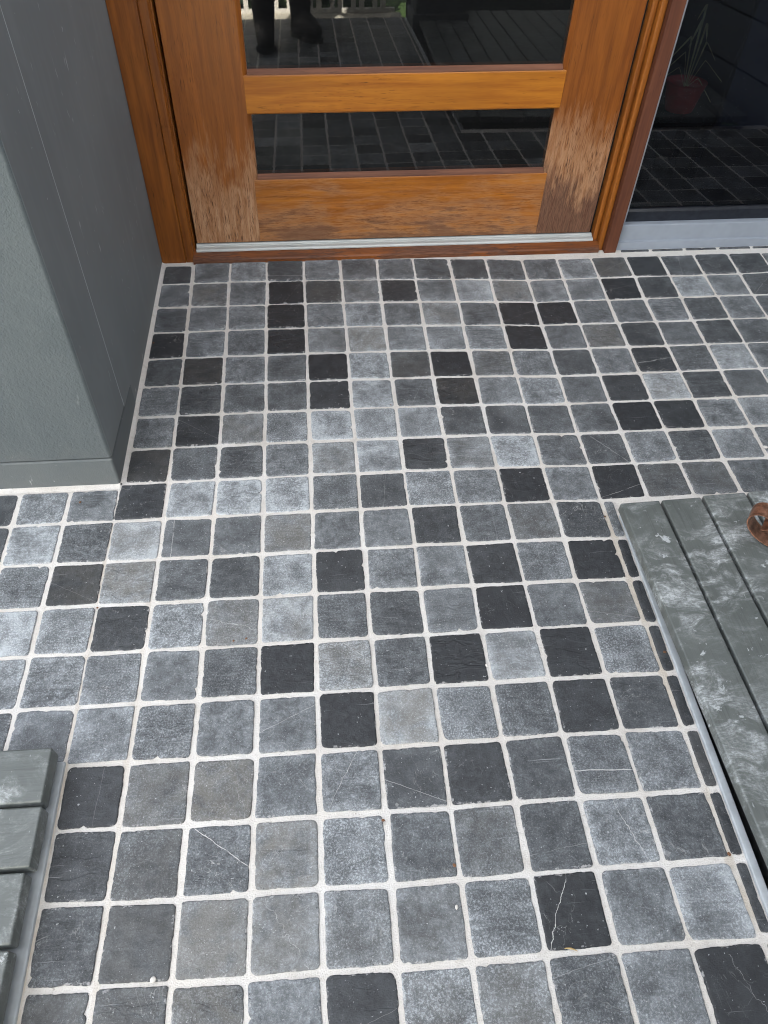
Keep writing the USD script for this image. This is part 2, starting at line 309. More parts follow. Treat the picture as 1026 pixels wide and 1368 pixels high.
R_HOUSE = mat_render("house_render", (0.10, 0.115, 0.125), (0.12, 0.135, 0.145), 0.002, 200.0)
BOARD = mat_board("painted_board", (190, 7, 190)); BOARD_L = mat_board("painted_board_across", (7, 190, 190))
STRIP = plain("edging_paint", (0.40, 0.435, 0.46), 0.5, 0, 0.12, 30, 0.0006)
ALU = plain("aluminium", (0.30, 0.335, 0.385), 0.42, 0.1, 0.05, 25)
ALU_W = plain("threshold_metal", (0.47, 0.49, 0.48), 0.4, 0.2, 0.10, 9)
DARKMETAL = plain("dark_sash", (0.010, 0.012, 0.017), 0.35)
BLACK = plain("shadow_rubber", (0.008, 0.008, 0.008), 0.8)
COPPER = plain("copper", (0.30, 0.150, 0.095), 0.34, 0.7, 0.45, 70, 0.0006)
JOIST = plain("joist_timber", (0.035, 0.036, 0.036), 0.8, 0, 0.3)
FENCE_W = plain("fence_paint", (0.78, 0.75, 0.68), 0.6, 0, 0.08)
CONCRETE = plain("kerb_concrete", (0.60, 0.56, 0.46), 0.85, 0, 0.08, 60, 0.001)
LAWN = plain("lawn", (0.07, 0.13, 0.03), 0.9, 0, 0.5, 30, 0.02)
SOFFIT = plain("soffit_paint", (0.62, 0.62, 0.60), 0.7, 0, 0.04)
ROOFM = plain("roof_sheet", (0.14, 0.15, 0.16), 0.5, 0, 0.1)
ROOM = plain("room_floor", (0.018, 0.018, 0.02), 0.5)
ROOMW = plain("room_wall", (0.03, 0.032, 0.038), 0.8)
GLASS_D = mat_glass("door_glass", (0.62, 0.62, 0.61), 0.004, 0.06)
GLASS_W = mat_glass("window_glass", (0.42, 0.45, 0.52), 0.002, 0.35)

# ------------------------------------------------------------------ ground, kerb
rng = np.random.default_rng(11)
obj("ground", box(-60, 60, -60, 60, -0.12, -0.07), LAWN, kind="structure")
obj("kerb", rbox(-2.2, 0.99, -3.40, -3.232, -0.08, 0.004, 0.004), CONCRETE, smooth=40, kind="structure")

# ------------------------------------------------------------------ floor: grout bed and every tile
floor = thing("floor", kind="structure")
PIT = 0.108
CO = np.array([[0.00124, -0.00457], [-0.00172, 0.00826], [-0.00112, 0.01571], [0.00035, -0.02119], [-0.00425, 0.00053], [-0.00742, 0.01353], [0.01874, -0.01393], [0.00069, -0.00753], [-0.00175, 0.01368], [0.00196, -0.00646]])
def node(c, r):
    """Where column line c meets row line r: a square grid laid by hand, slightly bowed."""
    cc, rr = (min(max(c, -1), 9) - 4) / 6, (min(max(r, 0), 17) - 8) / 9
    b = np.array([cc ** i * rr ** j for i in range(4) for j in range(4 - i)])
    return np.array([c * PIT, -r * PIT]) + b @ CO
grout_parts = [box(-2.4, 0.9985, -3.231, -0.872, -0.05, 0.0), box(-0.102, 3.2, -0.872, 0.02, -0.05, 0.0), box(0.9985, 3.2, -1.03, -0.872, -0.05, 0.0)]
obj("grout", cat_(grout_parts), GROUT, floor)
# fillets of grout run along the foot of the pier
def fillet(p0, p1, w, h, seed):
    n = 60; rg = np.random.default_rng(seed); p0, p1 = np.array(p0, float), np.array(p1, float)
    d = (p1 - p0) / np.linalg.norm(p1 - p0); nrm = np.array([d[1], -d[0]]); v = []
    for i in range(n + 1):
        p = p0 + (p1 - p0) * i / n; ww = w * (1 + 0.25 * (meshkit.noise(np.array([i * 0.35, seed, 0.0])) - 0.5)); 
        for k, z in ((0.0, h), (0.45, h * 0.55), (1.0, 0.0012)):
            q = p + nrm * ww * k; v.append([q[0], q[1], z])
    f = []
    for i in range(n):
        for k in range(2):
            a = i * 3 + k; f += [[a, a + 1, a + 4], [a, a + 4, a + 3]]
    return trimesh.Trimesh(v, f, process=False)
obj("grout_fillet", fillet((-0.1035, -0.866), (-2.4, -0.866), -0.019, 0.006, 3), GROUT, floor, smooth=True)
obj("grout_fillet", fillet((-0.1035, 0.015), (-0.1035, -0.87), -0.009, 0.006, 4), GROUT, floor, smooth=True)

def tile_mesh(corners, seed, rc=None, simple=False):
    """A tumbled stone: rounded corners, uneven chipped edge, softened rim. corners: 4 points (x, y) counter-clockwise."""
    rg = np.random.default_rng(seed); q = np.array(corners, float); ctr = q.mean(0)
    n = 6 if simple else 25
    rc = rc or rg.uniform(0.0045, 0.0105)
    e = [np.linalg.norm(q[(i + 1) % 4] - q[i]) for i in range(4)]; rc = min(rc, 0.32 * min(e))
    pts = []
    for i in range(4):
        p, a, b = q[i], q[i - 1] - q[i], q[(i + 1) % 4] - q[i]
        a, b = a / np.linalg.norm(a), b / np.linalg.norm(b); r = rc * rg.uniform(0.7, 1.35)
        for t in np.linspace(0, 1, 3 if simple else 7):
            w0, w1, w2 = (1 - t) ** 2, 2 * t * (1 - t), t ** 2
            pts.append(p + a * r * w0 + b * r * w2 + 0 * w1)
        nx = q[(i + 1) % 4]
        for t in np.linspace(0, 1, n)[1:-1]:
            s0, s1 = p + b * rc, nx - b * rc
            pts.append(s0 + (s1 - s0) * t)
    pts = np.array(pts); m = len(pts)
    out = pts - ctr; L = np.linalg.norm(out, axis=1, keepdims=True); nrm = out / L
    if not simple:
        th = np.arange(m) / m
        wob = (meshkit.noise(np.stack([np.cos(th * 2 * PI) * 3.2, np.sin(th * 2 * PI) * 3.2, np.full(m, seed * 1.37)], 1), seed) - 0.5) * 0.0022 + rg.normal(0, 0.00028, m)
        for _ in range(rg.integers(1, 7)):                       # chips bitten out of the edge
            k = rg.integers(0, m); dpt = rg.uniform(0.0005, 0.0016) if rg.random() < 0.93 else rg.uniform(0.003, 0.0065)
            for dk in (-1, 0, 1): wob[(k + dk) % m] -= dpt * (1 if dk == 0 else 0.4)
        pts = pts + nrm * wob[:, None]
    out = pts - ctr
    ht = 0.0026 + rg.uniform(-0.0007, 0.0009); tilt = rg.normal(0, 0.006, 2)
    rings = [(0.0, -0.004), (0.0, ht - 0.0016), (0.0013, ht - 0.0003), (0.005, ht)] if not simple else [(0.0, -0.004), (0.0, ht - 0.001), (0.002, ht)]
    v = []
    for ins, z in rings:
        k = 1 - ins / np.linalg.norm(out, axis=1, keepdims=True); p = out * k
        v.append(np.column_stack([p, z + (p @ tilt) * (z > 0)]))
    v = np.vstack(v + [np.array([[0, 0, ht]])]); f = []
    for a in range(len(rings) - 1):
        i = np.arange(m); j = (i + 1) % m
        f.append(np.stack([a * m + i, a * m + j, (a + 1) * m + j], 1)); f.append(np.stack([a * m + i, (a + 1) * m + j, (a + 1) * m + i], 1))
    a = (len(rings) - 1) * m; i = np.arange(m); j = (i + 1) % m
    f.append(np.stack([a + i, a + j, np.full(m, len(v) - 1)], 1))
    return v, np.vstack(f), ctr
def prim_vars(prim, loc, **vals):
    api = UsdGeom.PrimvarsAPI(prim); n = len(loc)
    api.CreatePrimvar("loc", Sdf.ValueTypeNames.Vector3fArray, "vertex").Set(Vt.Vec3fArray.FromNumpy(loc.astype(np.float32)))
    for k, x in vals.items():
        api.CreatePrimvar(k, Sdf.ValueTypeNames.FloatArray, "vertex").Set(Vt.FloatArray.FromNumpy(np.broadcast_to(np.asarray(x, np.float32), (n,)).copy()))
TONES = {0: (-1, "245243322335212223"), 1: (-1, "444014146445026421233"), 2: (-1, "34404545300334243"), 3: (-1, "14304645603323233"), 4: (-1, "21430620342413633"),
         5: (-1, "42331630453162354"), 6: (-1, "41458652233014543"), 7: (-1, "13345615732425434"), 8: (-4, "2541677425404023334"), 9: (-4, "263633444133212"), 10: (-4, "4415326144140"),
         11: (-4, "67514462240323"), 12: (-4, "554443053060603"), 13: (-4, "33454440643121"), 14: (-1, "13344212343"), 15: (-1, "22345332522"), 16: (-1, "22444440463"), 17: (-1, "22341543403")}
TONES[10] = (-4, "44153261441401"); TONES[11] = (-4, "77515463240333"); TONES[12] = (-4, "55444305306042")
WARM = {(1, 0): .6, (1, 8): .6, (2, 6): .6, (3, 4): 1.0, (0, 11): .5, (3, 10): .4, (5, 11): .5, (9, 2): .7, (10, -1): .8, (11, 1): .5, (11, 2): .5, (12, 3): .6, (13, 4): 1.0, (14, 0): .5, (14, 1): .9,
        (15, 2): 1.0, (16, 1): .9, (16, 2): .6, (17, 1): .6, (9, -1): .5, (17, 5): .4, (11, 8): .3, (12, 6): .3, (6, 1): .5, (7, 3): .4, (3, 10): .5}
VEIN = {(15, 1): 1.0, (15, 2): .9, (14, 1): .8, (14, 3): .6, (14, 7): .9, (15, 7): .9, (16, 6): .8, (9, 9): 1, (9, 8): .8, (16, 2): .6, (13, 2): .5, (4, 11): .9, (7, 9): .6, (11, -2): .6, (11, 1): .6, (14, 4): .7, (9, -2): .6, (13, 4): .6, (5, 4): .6, (7, 7): .7, (3, 4): .7}
CRACK = {(14, 7): (-0.05, -0.010, 0.05, -0.014, 0.0010, 1.0, 0.003), (16, 6): (0.004, 0.05, -0.038, -0.034, 0.0007, 0.75, 0.010), (15, 7): (0.0, 0.05, 0.03, -0.045, 0.0009, 0.6, 0.012),
         (15, 1): (-0.04, 0.048, 0.046, -0.012, 0.0008, 0.95, 0.004), (7, 9): (-0.03, 0.045, 0.045, -0.05, 0.0006, 0.7, 0.004), (9, 9): (-0.045, 0.01, 0.02, -0.05, 0.0006, 0.6, 0.014), (8, 9): (-0.03, -0.04, 0.045, -0.015, 0.0005, 0.6, 0.004),
         (14, 3): (0.01, 0.045, -0.02, -0.01, 0.0006, 0.5, 0.006), (14, 4): (-0.045, -0.004, 0.04, -0.04, 0.0005, 0.6, 0.002), (12, 6): (0.03, 0.05, 0.042, -0.05, 0.0005, 0.5, 0.002), (13, 2): (-0.045, -0.012, 0.045, 0.03, 0.0005, 0.6, 0.003),
         (12, 3): (0.0, 0.045, 0.045, 0.005, 0.0006, 0.7, 0.003), (11, 1): (-0.03, 0.005, 0.045, -0.018, 0.0006, 0.55, 0.01), (4, 11): (-0.02, -0.01, 0.05, 0.005, 0.0007, 0.7, 0.01), (1, 15): (-0.02, -0.02, 0.04, 0.045, 0.0005, 0.6, 0.004), (17, 8): (-0.01, 0.05, 0.03, -0.05, 0.0005, 0.4, 0.02),
         (0, 2): (-0.048, -0.03, 0.048, -0.034, 0.0007, 0.7, 0.002), (9, 0): (-0.031, 0.05, -0.029, -0.05, 0.0009, 0.6, 0.004), (16, 2): (-0.03, 0.045, 0.03, -0.045, 0.0005, 0.5, 0.02)}
shown, far = 0, []
def lay(c, r, corners, tone, key=(99, 99), visible=True):
    global shown
    seed = (c + 50) * 101 + (r + 50) * 7
    v, f, ctr = tile_mesh(corners, seed, simple=not visible)
    rg = np.random.default_rng(seed + 5)
    vals = dict(tone=max(tone, 0.35) + rg.uniform(-0.3, 0.4) * (tone > 0), spk=rg.uniform(0.45, 1.0), sca=rg.choice([0.55, 0.8, 1.0, 1.35]), wip=max(0.0, rg.uniform(-0.6, 0.55)), rvn=max(0.0, rg.uniform(-0.7, 1.0)), warm=WARM.get((r, c), 0.22 if rg.random() < 0.12 else 0.0), vein=VEIN.get((r, c), rg.choice([0, 0, 0.3, 0.6])), seed=rg.uniform(0, 50))
    ck = CRACK.get((r, c))
    if ck is None and rg.random() < 0.22: ck = (*rg.uniform(-0.045, 0.045, 4), rg.uniform(0.0002, 0.0004), rg.uniform(0.2, 0.5), 0.003)
    if ck is None: ck = (0, 1, 1, 1, 0.0004, 0.0, 0.0)
    nx, ny = ck[1] - ck[3], ck[2] - ck[0]; nl = math.hypot(nx, ny) or 1.0; nx, ny = nx / nl, ny / nl
    vals.update(crx=nx, cry=ny, crd=nx * ck[0] + ny * ck[1], crw=ck[4], crs=ck[5], crb=ck[6])
    if visible:
        m = usdkit.mesh(stage, numbered(str(floor.GetPath()), "paving_tile"), (v, f), T, True)
        UsdGeom.Xformable(m).AddTranslateOp().Set(Gf.Vec3d(float(ctr[0]), float(ctr[1]), 0.0))
        prim_vars(m.GetPrim(), v, **vals); shown += 1
    else:
        far.append((v + [ctr[0], ctr[1], 0], f, v, vals))
for r in range(0, 30):
    c0, s = TONES.get(r, (-1, "")); rg = np.random.default_rng(900 + r)
    lo, hi = (-1, 27) if r < 9 else (-18, 9) if r < 14 else (-1, 9)
    if r == 8: lo = -18
    for c in range(lo, hi):
        k = c - c0; inside = 0 <= k < len(s)
        tone = int(s[k]) if inside else float(rg.choice([0.5, 1, 2, 2, 3, 3, 4, 4, 5]))
        a, b, d, e = node(c, r + 1), node(c + 1, r + 1), node(c + 1, r), node(c, r)
        g = rg.uniform(0.0036, 0.0048, 4)
        if 8 <= r < 14 and c == -2: g[2] = 0.0022
        if 8 <= r < 14 and c == -1: g[0] = 0.0022
        q = np.array([a + [g[0], g[1]], b + [-g[2], g[1]], d + [-g[2], -g[3]], e + [g[0], -g[3]]]) + rg.normal(0, 0.0010, (4, 2))
        if c == -1 and r < 8: q[0, 0] = q[3, 0] = -0.093 + rg.normal(0, 0.001)
        if c == -1 and r == 0: q[2:, 1] = -0.004
        if r == 8 and c < -1: q[2:, 1] = -0.888 + rg.normal(0, 0.001)
        if r >= 14 and c == -1: q[0, 0] = q[3, 0] = -0.1015 + rg.normal(0, 0.001)
        lay(c, r, q, tone, visible=inside)
    if r >= 9:                                                   # slivers cut to fit against the edging on the right
        x0, x1 = node(9, r)[0] + 0.005, 0.9955
        q = np.array([[x0, -(r + 1) * PIT + 0.006], [x1, -(r + 1) * PIT + 0.006], [x1, -r * PIT - 0.006], [x0, -r * PIT - 0.006]]) + [0, node(9, r)[1] + r * PIT]
        lay(9, r, q, 3.5 if r == 9 else 1.2, visible=r < 18)
for c in range(12, 18):                                          # thin offcuts in front of the window frame
    q = np.array([[c * PIT + 0.007, 0.004], [(c + 1) * PIT - 0.004, 0.004], [(c + 1) * PIT - 0.004, 0.0125], [c * PIT + 0.007, 0.0125]])
    if c == 12: q[[0, 3], 0] = 1.312
    lay(c, -1, q, 2.0)
n, V, F, L, A = 0, [], [], [], {k: [] for k in ("tone", "warm", "vein", "seed", "spk", "sca", "wip", "rvn", "crx", "cry", "crd", "crw", "crs", "crb")}
for v, f, loc, vals in far:
    V.append(v); F.append(f + n); L.append(loc); n += len(v)
    for k in A: A[k].append(np.full(len(v), vals[k]))
m = usdkit.mesh(stage, numbered(str(floor.GetPath()), "outer_tiles"), (np.vstack(V), np.vstack(F)), T, True)
prim_vars(m.GetPrim(), np.vstack(L), **{k: np.concatenate(A[k]) for k in A}); data(m.GetPrim(), kind="stuff")

# ------------------------------------------------------------------ pier (left), house shell, roof, room
pier = thing("rendered_pier", "dark grey rendered wall with a plinth, at the left of the door", "wall", lean=True)
corner = [(-3.2, -0.868), (-0.1112, -0.868)] + [(-0.1112 + 0.007 * math.sin(t), -0.861 - 0.007 * math.cos(t)) for t in np.linspace(0.2, PI / 2, 7)] + [(-0.1042, -0.6925), (-0.1085, -0.6920), (-0.1085, 0.028), (-3.2, 0.028)]
obj("render_body", prism(corner, "z", 0.034, 1.45), R_FRONT, pier, smooth=35)
obj("corner_sheet", rbox(-0.1060, -0.1038, -0.8632, -0.6925, 0.034, 1.45, 0.0009), R_SIDE, pier, smooth=40)
obj("plinth", rbox(-3.2, -0.1030, -0.8705, -0.60, -0.12, 0.0315, 0.006), R_PLINTH, pier, smooth=40)
obj("side_sheet", rbox(-0.1085, -0.1040, -0.6895, 0.016, -0.10, 1.45, 0.0012), R_SIDE, pier, smooth=40)
obj("joint_bead", box(-0.1080, -0.1041, -0.6922, -0.6896, 0.034, 1.45), plain("joint_filler", (0.34, 0.36, 0.36), 0.7), pier)
house = thing("house_wall", "dark grey rendered house wall above and beside the door and window", "wall", lean=True)
obj("lintel_wall", box(-0.10, 3.4, 0.03, 0.24, 2.135, 2.9), R_HOUSE, house)
obj("cap", rbox(-3.2, -0.095, -0.878, 0.027, 1.4505, 1.48, 0.004), R_PLINTH, pier, smooth=40)
obj("left_wall", box(-7.0, -0.1045, 0.030, 0.24, -0.1, 2.9), R_HOUSE, house)
obj("end_wall", box(3.32, 7.0, 0.03, 0.24, -0.1, 2.9), R_HOUSE, house)
roof = thing("house_roof", "dark sheet roof of the house with a pale fascia above the door", "roof", loc=(0, 0, 0))
obj("roof_sheet", box(-7.0, 7.1, 0.02, 8.0, 2.95, 3.05), ROOFM, roof)
obj("fascia", box(-7.0, 7.1, 0.0, 0.0195, 2.90, 3.055), SOFFIT, roof)
awning = thing("awning", "flat slatted awning over the front of the porch, on a post", "awning", loc=(0, 0, 0))
for k in range(12): obj("slat", box(-0.25, 2.4, -2.72 + k * 0.118, -2.72 + k * 0.118 + 0.112, 2.60, 2.63), R_HOUSE, awning)
for x_ in (-0.2, 1.1, 2.3): obj("beam", box(x_, x_ + 0.06, -3.1, -1.28, 2.48, 2.5995), R_HOUSE, awning)
obj("fascia", box(-0.1, 7.1, -0.452, -0.4005, 2.68, 2.949), SOFFIT, roof)
room = thing("room", kind="structure")
obj("room_floor", box(-0.9, 4.6, 0.15, 4.5, -0.06, -0.03), ROOM, room)
obj("room_wall", box(-1.0, 4.7, 4.5, 4.6, -0.06, 2.8), ROOMW, room)
obj("room_wall", box(-1.0, -0.9, 0.31, 4.5, -0.06, 2.8), ROOMW, room)
obj("room_wall", box(4.6, 4.7, 0.25, 4.5, -0.06, 2.8), ROOMW, room)
obj("room_ceiling", box(-1.0, 4.7, 0.3, 4.6, 2.8, 2.84), ROOMW, room)

# ------------------------------------------------------------------ door frame, door, window
fr = thing("door_frame", "brown varnished timber door frame with a worn sill and stepped right jamb", "door frame", lean=True)
H = 2.13
obj("jamb", prism([(-0.1035, 0.018), (-0.0335, 0.018), (-0.0325, 0.0195), (-0.0325, 0.13), (-0.1035, 0.13)], "z", -0.03, H), W_JAMB, fr)
obj("stop_bead", rbox(-0.0320, -0.0068, 0.0190, 0.045, -0.03, H, 0.003), W_JAMB, fr, smooth=40)
obj("jamb", rbox(1.2565, 1.2930, 0.003, 0.13, -0.03, H, 0.002), W_JAMB_R, fr, smooth=40, label="reddish worn right jamb")
obj("stop_bead", rbox(1.2395, 1.2560, 0.022, 0.12, -0.02, H, 0.004), W_BEAD, fr, smooth=40)
obj("stop_bead", rbox(1.2235, 1.2390, 0.040, 0.12, -0.02, H, 0.004), W_BEAD, fr, smooth=40)
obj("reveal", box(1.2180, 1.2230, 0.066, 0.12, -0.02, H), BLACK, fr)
obj("reveal", box(-0.0320, -0.0030, 0.0455, 0.12, -0.02, H), W_JAMB, fr)
obj("sill", prism([(0.006, -0.03), (0.115, -0.03), (0.115, 0.030), (0.032, 0.0265), (0.010, 0.0155), (0.006, 0.012)], "x", -0.0092, 1.2390), W_SILL, fr)
obj("threshold_strip", prism([(0.0305, 0.0268), (0.062, 0.0302), (0.062, 0.0375), (0.048, 0.0372), (0.0475, 0.0345), (0.034, 0.0335), (0.0305, 0.030)], "x", 0.002, 1.222), ALU_W, fr)
obj("threshold_lip", prism([(0.0495, 0.0376), (0.058, 0.0376), (0.058, 0.0415), (0.0515, 0.0412)], "x", 0.002, 1.221), ALU_W, fr)
obj("head", box(-0.1035, 1.293, 0.018, 0.13, H + 0.0005, H + 0.06), W_JAMB, fr)

door = thing("entrance_door", "wide orange-brown varnished timber door with weathered base and dark glass panes", "door", lean=True)
DY, DB, DZ = 0.055, 0.095, 0.0440
obj("stile", prism([(0.004, DY + 0.001), (0.005, DY), (0.1945, DY), (0.2055, DY + 0.012), (0.2055, DB), (0.004, DB)], "z", DZ, 2.115), W_STILE_L, door)
obj("stile", prism([(1.2150, DY + 0.001), (1.2150, DB), (1.0345, DB), (1.0345, DY + 0.012), (1.0455, DY), (1.2140, DY)], "z", DZ, 2.115), W_STILE_R, door, label="stile with stripped dark patch")
def rail(z0, z1, mat, bevel_bottom):
    zb = z0 + (0.004 if bevel_bottom else 0)
    obj("rail", prism([(DY + 0.0006, zb), (DY + 0.0046 if bevel_bottom else DY + 0.0006, z0), (DB, z0), (DB, z1), (DY + 0.0025, z1), (DY + 0.0006, z1 - 0.002)], "x", 0.1957, 1.0443), mat, door)
    obj("glazing_bevel", prism([(DY + 0.0022, z1 + 0.0006), (DB, z1 + 0.0006), (DB, z1 + 0.0115), (DY + 0.0145, z1 + 0.0115), (DY + 0.0022, z1 + 0.0018)], "x", 0.2052, 1.0348), W_BEVEL, door)
rail(DZ, 0.2270, W_RAIL_B, False)
rail(0.4000, 0.4930, W_RAIL, True)
rail(1.12, 1.213, W_RAIL, True)
obj("rail", box(0.1957, 1.0443, DY + 0.0006, DB, 1.98, 2.115), W_RAIL, door)
for z0, z1 in ((0.2388, 0.3996), (0.5048, 1.1196), (1.2248, 1.9796)):
    obj("pane", box(0.2058, 1.0342, 0.0712, 0.0762, z0, z1), GLASS_D, door)

win = thing("sidelight_window", "fixed window with pale grey aluminium sill right of the door", "window", lean=True)
obj("sill_frame", prism([(0.0165, -0.012), (0.09, -0.012), (0.09, 0.0775), (0.0275, 0.0775), (0.0245, 0.0755), (0.0245, 0.0275), (0.0165, 0.0255)], "x", 1.2945, 3.3), ALU, win)
obj("frame_side", prism([(1.2942, 0.0195), (1.3035, 0.0195), (1.3035, 0.09), (1.2942, 0.09)], "z", 0.0779, 2.13), ALU, win)
obj("frame_side", box(3.27, 3.30, 0.0195, 0.09, 0.0779, 2.13), ALU, win)
obj("head_frame", box(1.3038, 3.2697, 0.0195, 0.09, 2.08, 2.13), ALU, win)
obj("sash", prism([(0.046, 0.0779), (0.086, 0.0779), (0.086, 0.114), (0.0525, 0.114), (0.046, 0.108)], "x", 1.3038, 3.2697), DARKMETAL, win)
obj("pane", box(1.3038, 3.2697, 0.060, 0.066, 0.1143, 2.0797), GLASS_W, win)

NAVY = plain("navy_panel", (0.022, 0.028, 0.045), 0.5, 0, 0.15, 8); REDPOT = plain("red_glaze", (0.75, 0.010, 0.020), 0.3); STRAP = plain("strap_leaf", (0.85, 0.74, 0.32), 0.35, 0, 0.4, 30)
stand = thing("plant_stand", "black square stand under the red pot behind the window", "stand", loc=(1.60, 0.52, -0.03), lean=True)
obj("stand_top", rbox(-0.10, 0.10, -0.10, 0.10, 0.215, 0.235, 0.003), BLACK, stand, smooth=40)
for sx in (-1, 1):
    for sy in (-1, 1): obj("leg", box(sx * 0.082 - 0.012, sx * 0.082 + 0.012, sy * 0.082 - 0.012, sy * 0.082 + 0.012, 0.0, 0.2148), BLACK, stand)
pot = thing("potted_plant", "small red pot of thin gold-green leaves in the dark behind the window", "potted plant", loc=(1.60, 0.52, 0.206), lean=True)
obj("pot", trimesh.creation.revolve(np.array([(0, 0.0), (0.045, 0.0), (0.062, 0.075), (0.066, 0.085), (0.058, 0.085), (0.052, 0.07), (0.0, 0.068)]), sections=32), REDPOT, pot, smooth=40)
for k in range(9):
    a = -0.5 + (k % 2) * 2.9 + 0.23 * k; n = 14; t = np.linspace(0, 1, n); L_ = 0.085 + 0.012 * (k % 3); z = 0.07 + (0.03 + 0.024 * k) * np.minimum(t * 3.2, 1) - 0.09 * np.maximum(t - 0.28, 0)
    r_ = 0.006 + L_ * t; w_ = 0.0030 * np.sin(np.clip(t * 0.93 + 0.07, 0, 1) * PI) + 0.0006; v_ = []
    for i in range(n):
        c_ = np.array([math.cos(a) * r_[i], math.sin(a) * r_[i], z[i]]); d_ = np.array([-math.sin(a), math.cos(a), 0]) * w_[i]
        v_ += [c_ + d_, c_ + [0, 0, -0.0015], c_ - d_, c_ + [0, 0, 0.0015]]
    f_ = [[4 * i + q, 4 * i + (q + 1) % 4, 4 * i + 4 + (q + 1) % 4] for i in range(n - 1) for q in range(4)] + [[4 * i + q, 4 * i + 4 + (q + 1) % 4, 4 * i + 4 + q] for i in range(n - 1) for q in range(4)]
    obj("leaf", trimesh.Trimesh(v_, f_, process=False), STRAP, pot, smooth=True)
cab = thing("cabinet", "dark navy cabinet dimly visible behind the window", "cabinet", loc=(2.35, 0.75, -0.03), lean=True)
obj("carcass", rbox(-0.48, 0.9, 0.0, 0.5, 0.06, 1.5, 0.004), NAVY, cab, smooth=40)
for x_ in (-0.476, -0.012, 0.452): obj("cabinet_door", rbox(x_, x_ + 0.456, -0.022, -0.001, 0.075, 1.48, 0.003), NAVY, cab, smooth=40)

# ------------------------------------------------------------------ timber platforms
def board(parent, x0, x1, y0, y1, z0, z1, r=0.005, mat=None):
    m = rbox(x0, x1, y0, y1, z0, z1, r, 12)
    b = obj("board", m, mat or BOARD, parent, smooth=40)
    return b
right = thing("timber_platform", "low slatted platform of grey boards smeared with grout, copper scroll on it, at the right", "platform", loc=(0.9870, -1.0330, 0), rotz=2.0)
rg = np.random.default_rng(5); x = 0.0
for k in range(13):
    w = (0.086, 0.0865, 0.0945)[k] if k < 3 else 0.087
    board(right, x, x + w, -2.12 + rg.uniform(-0.004, 0.004), rg.uniform(-0.003, 0.003) + (0.0035 if k else 0), 0.026 + rg.uniform(-0.001, 0.001), 0.050 + rg.uniform(-0.0012, 0.0012), r=0.0032)
    x += w + 0.0068
for y in (-0.12, -0.62, -1.12, -1.62, -2.06):
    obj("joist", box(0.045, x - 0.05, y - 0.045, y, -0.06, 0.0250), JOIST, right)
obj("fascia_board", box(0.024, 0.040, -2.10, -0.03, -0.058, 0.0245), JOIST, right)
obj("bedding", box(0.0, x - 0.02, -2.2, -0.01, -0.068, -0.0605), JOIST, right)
obj("edging_strip", rbox(0.9985, 1.0125, -3.2, -1.028, -0.05, 0.0065, 0.002), STRIP, smooth=40, label="pale grey edging strip between the tiles and the right platform", cat="edging")
left = thing("timber_platform", "low platform of grey boards with grout smears, at the bottom left corner", "platform", loc=(-0.112, -1.496, 0))
y = 0.0
for k in range(17):
    w = (0.0880, 0.0885, 0.0945)[k] if k < 3 else 0.0885
    board(left, -1.5, (-0.0015, 0.001, -0.0045, -0.004, -0.001)[k % 5], y - w, y, 0.022 + rg.uniform(-0.001, 0.001), 0.056 + rg.uniform(-0.0012, 0.0012), r=0.0036, mat=BOARD_L)
    y -= w + 0.0064
for xx in (-0.10, -0.6, -1.1):
    obj("joist", box(xx - 0.045, xx, y + 0.03, -0.03, -0.06, 0.0212), JOIST, left)
obj("bedding", box(-1.5, -0.02, y, -0.01, -0.068, -0.0605), JOIST, left)
obj("edging_strip", rbox(-0.150, -0.1075, -3.2, -1.5015, -0.05, 0.0065, 0.003), STRIP, smooth=40, label="pale grey edging strip beside the ends of the left platform boards", cat="edging")

# ------------------------------------------------------------------ copper scroll on the right platform
def ribbon(path, y0, y1, t):
    """A flat bar bent along path in the x-z plane, y0..y1 wide and t thick."""
    p = np.array(path, float); d = np.gradient(p, axis=0); d /= np.linalg.norm(d, axis=1, keepdims=True); nn = np.stack([-d[:, 1], d[:, 0]], 1)
    a, b = p + nn * t / 2, p - nn * t / 2; v = []
    for k in range(len(p)):
        for q, yy in ((a[k], y0), (a[k], y1), (b[k], y1), (b[k], y0)): v.append([q[0], yy, q[1]])
    f = []
    for k in range(len(p) - 1):
        for s in range(4):
            i, j = k * 4 + s, k * 4 + (s + 1) % 4; f += [[i, j, j + 4], [i, j + 4, i + 4]]
    f += [[0, 2, 1], [0, 3, 2]]; e = (len(p) - 1) * 4; f += [[e, e + 1, e + 2], [e, e + 2, e + 3]]
    m = trimesh.Trimesh(v, f, process=False); m.fix_normals(); return m
def smooth_path(ctrl, n=90):
    p = np.array(ctrl, float); d = np.r_[0, np.cumsum(np.linalg.norm(np.diff(p, axis=0), axis=1))]
    from scipy.interpolate import CubicSpline
    return CubicSpline(d, p)(np.linspace(0, d[-1], n))
S = thing("copper_scroll", "curled copper coloured flat bar scroll standing on the right platform boards", "scroll", loc=(1.233, -1.124, 0.0525), rotz=-38)
sp_ = smooth_path([(0.20, 0.000), (0.12, 0.0), (0.055, 0.0), (0.022, 0.004), (-0.006, 0.022), (-0.018, 0.044), (-0.014, 0.062), (0.001, 0.071), (0.017, 0.066), (0.0255, 0.052), (0.0215, 0.039), (0.012, 0.0335)])
obj("scroll_bar", ribbon(sp_, -0.019, 0.019, 0.0026), COPPER, S, smooth=50)

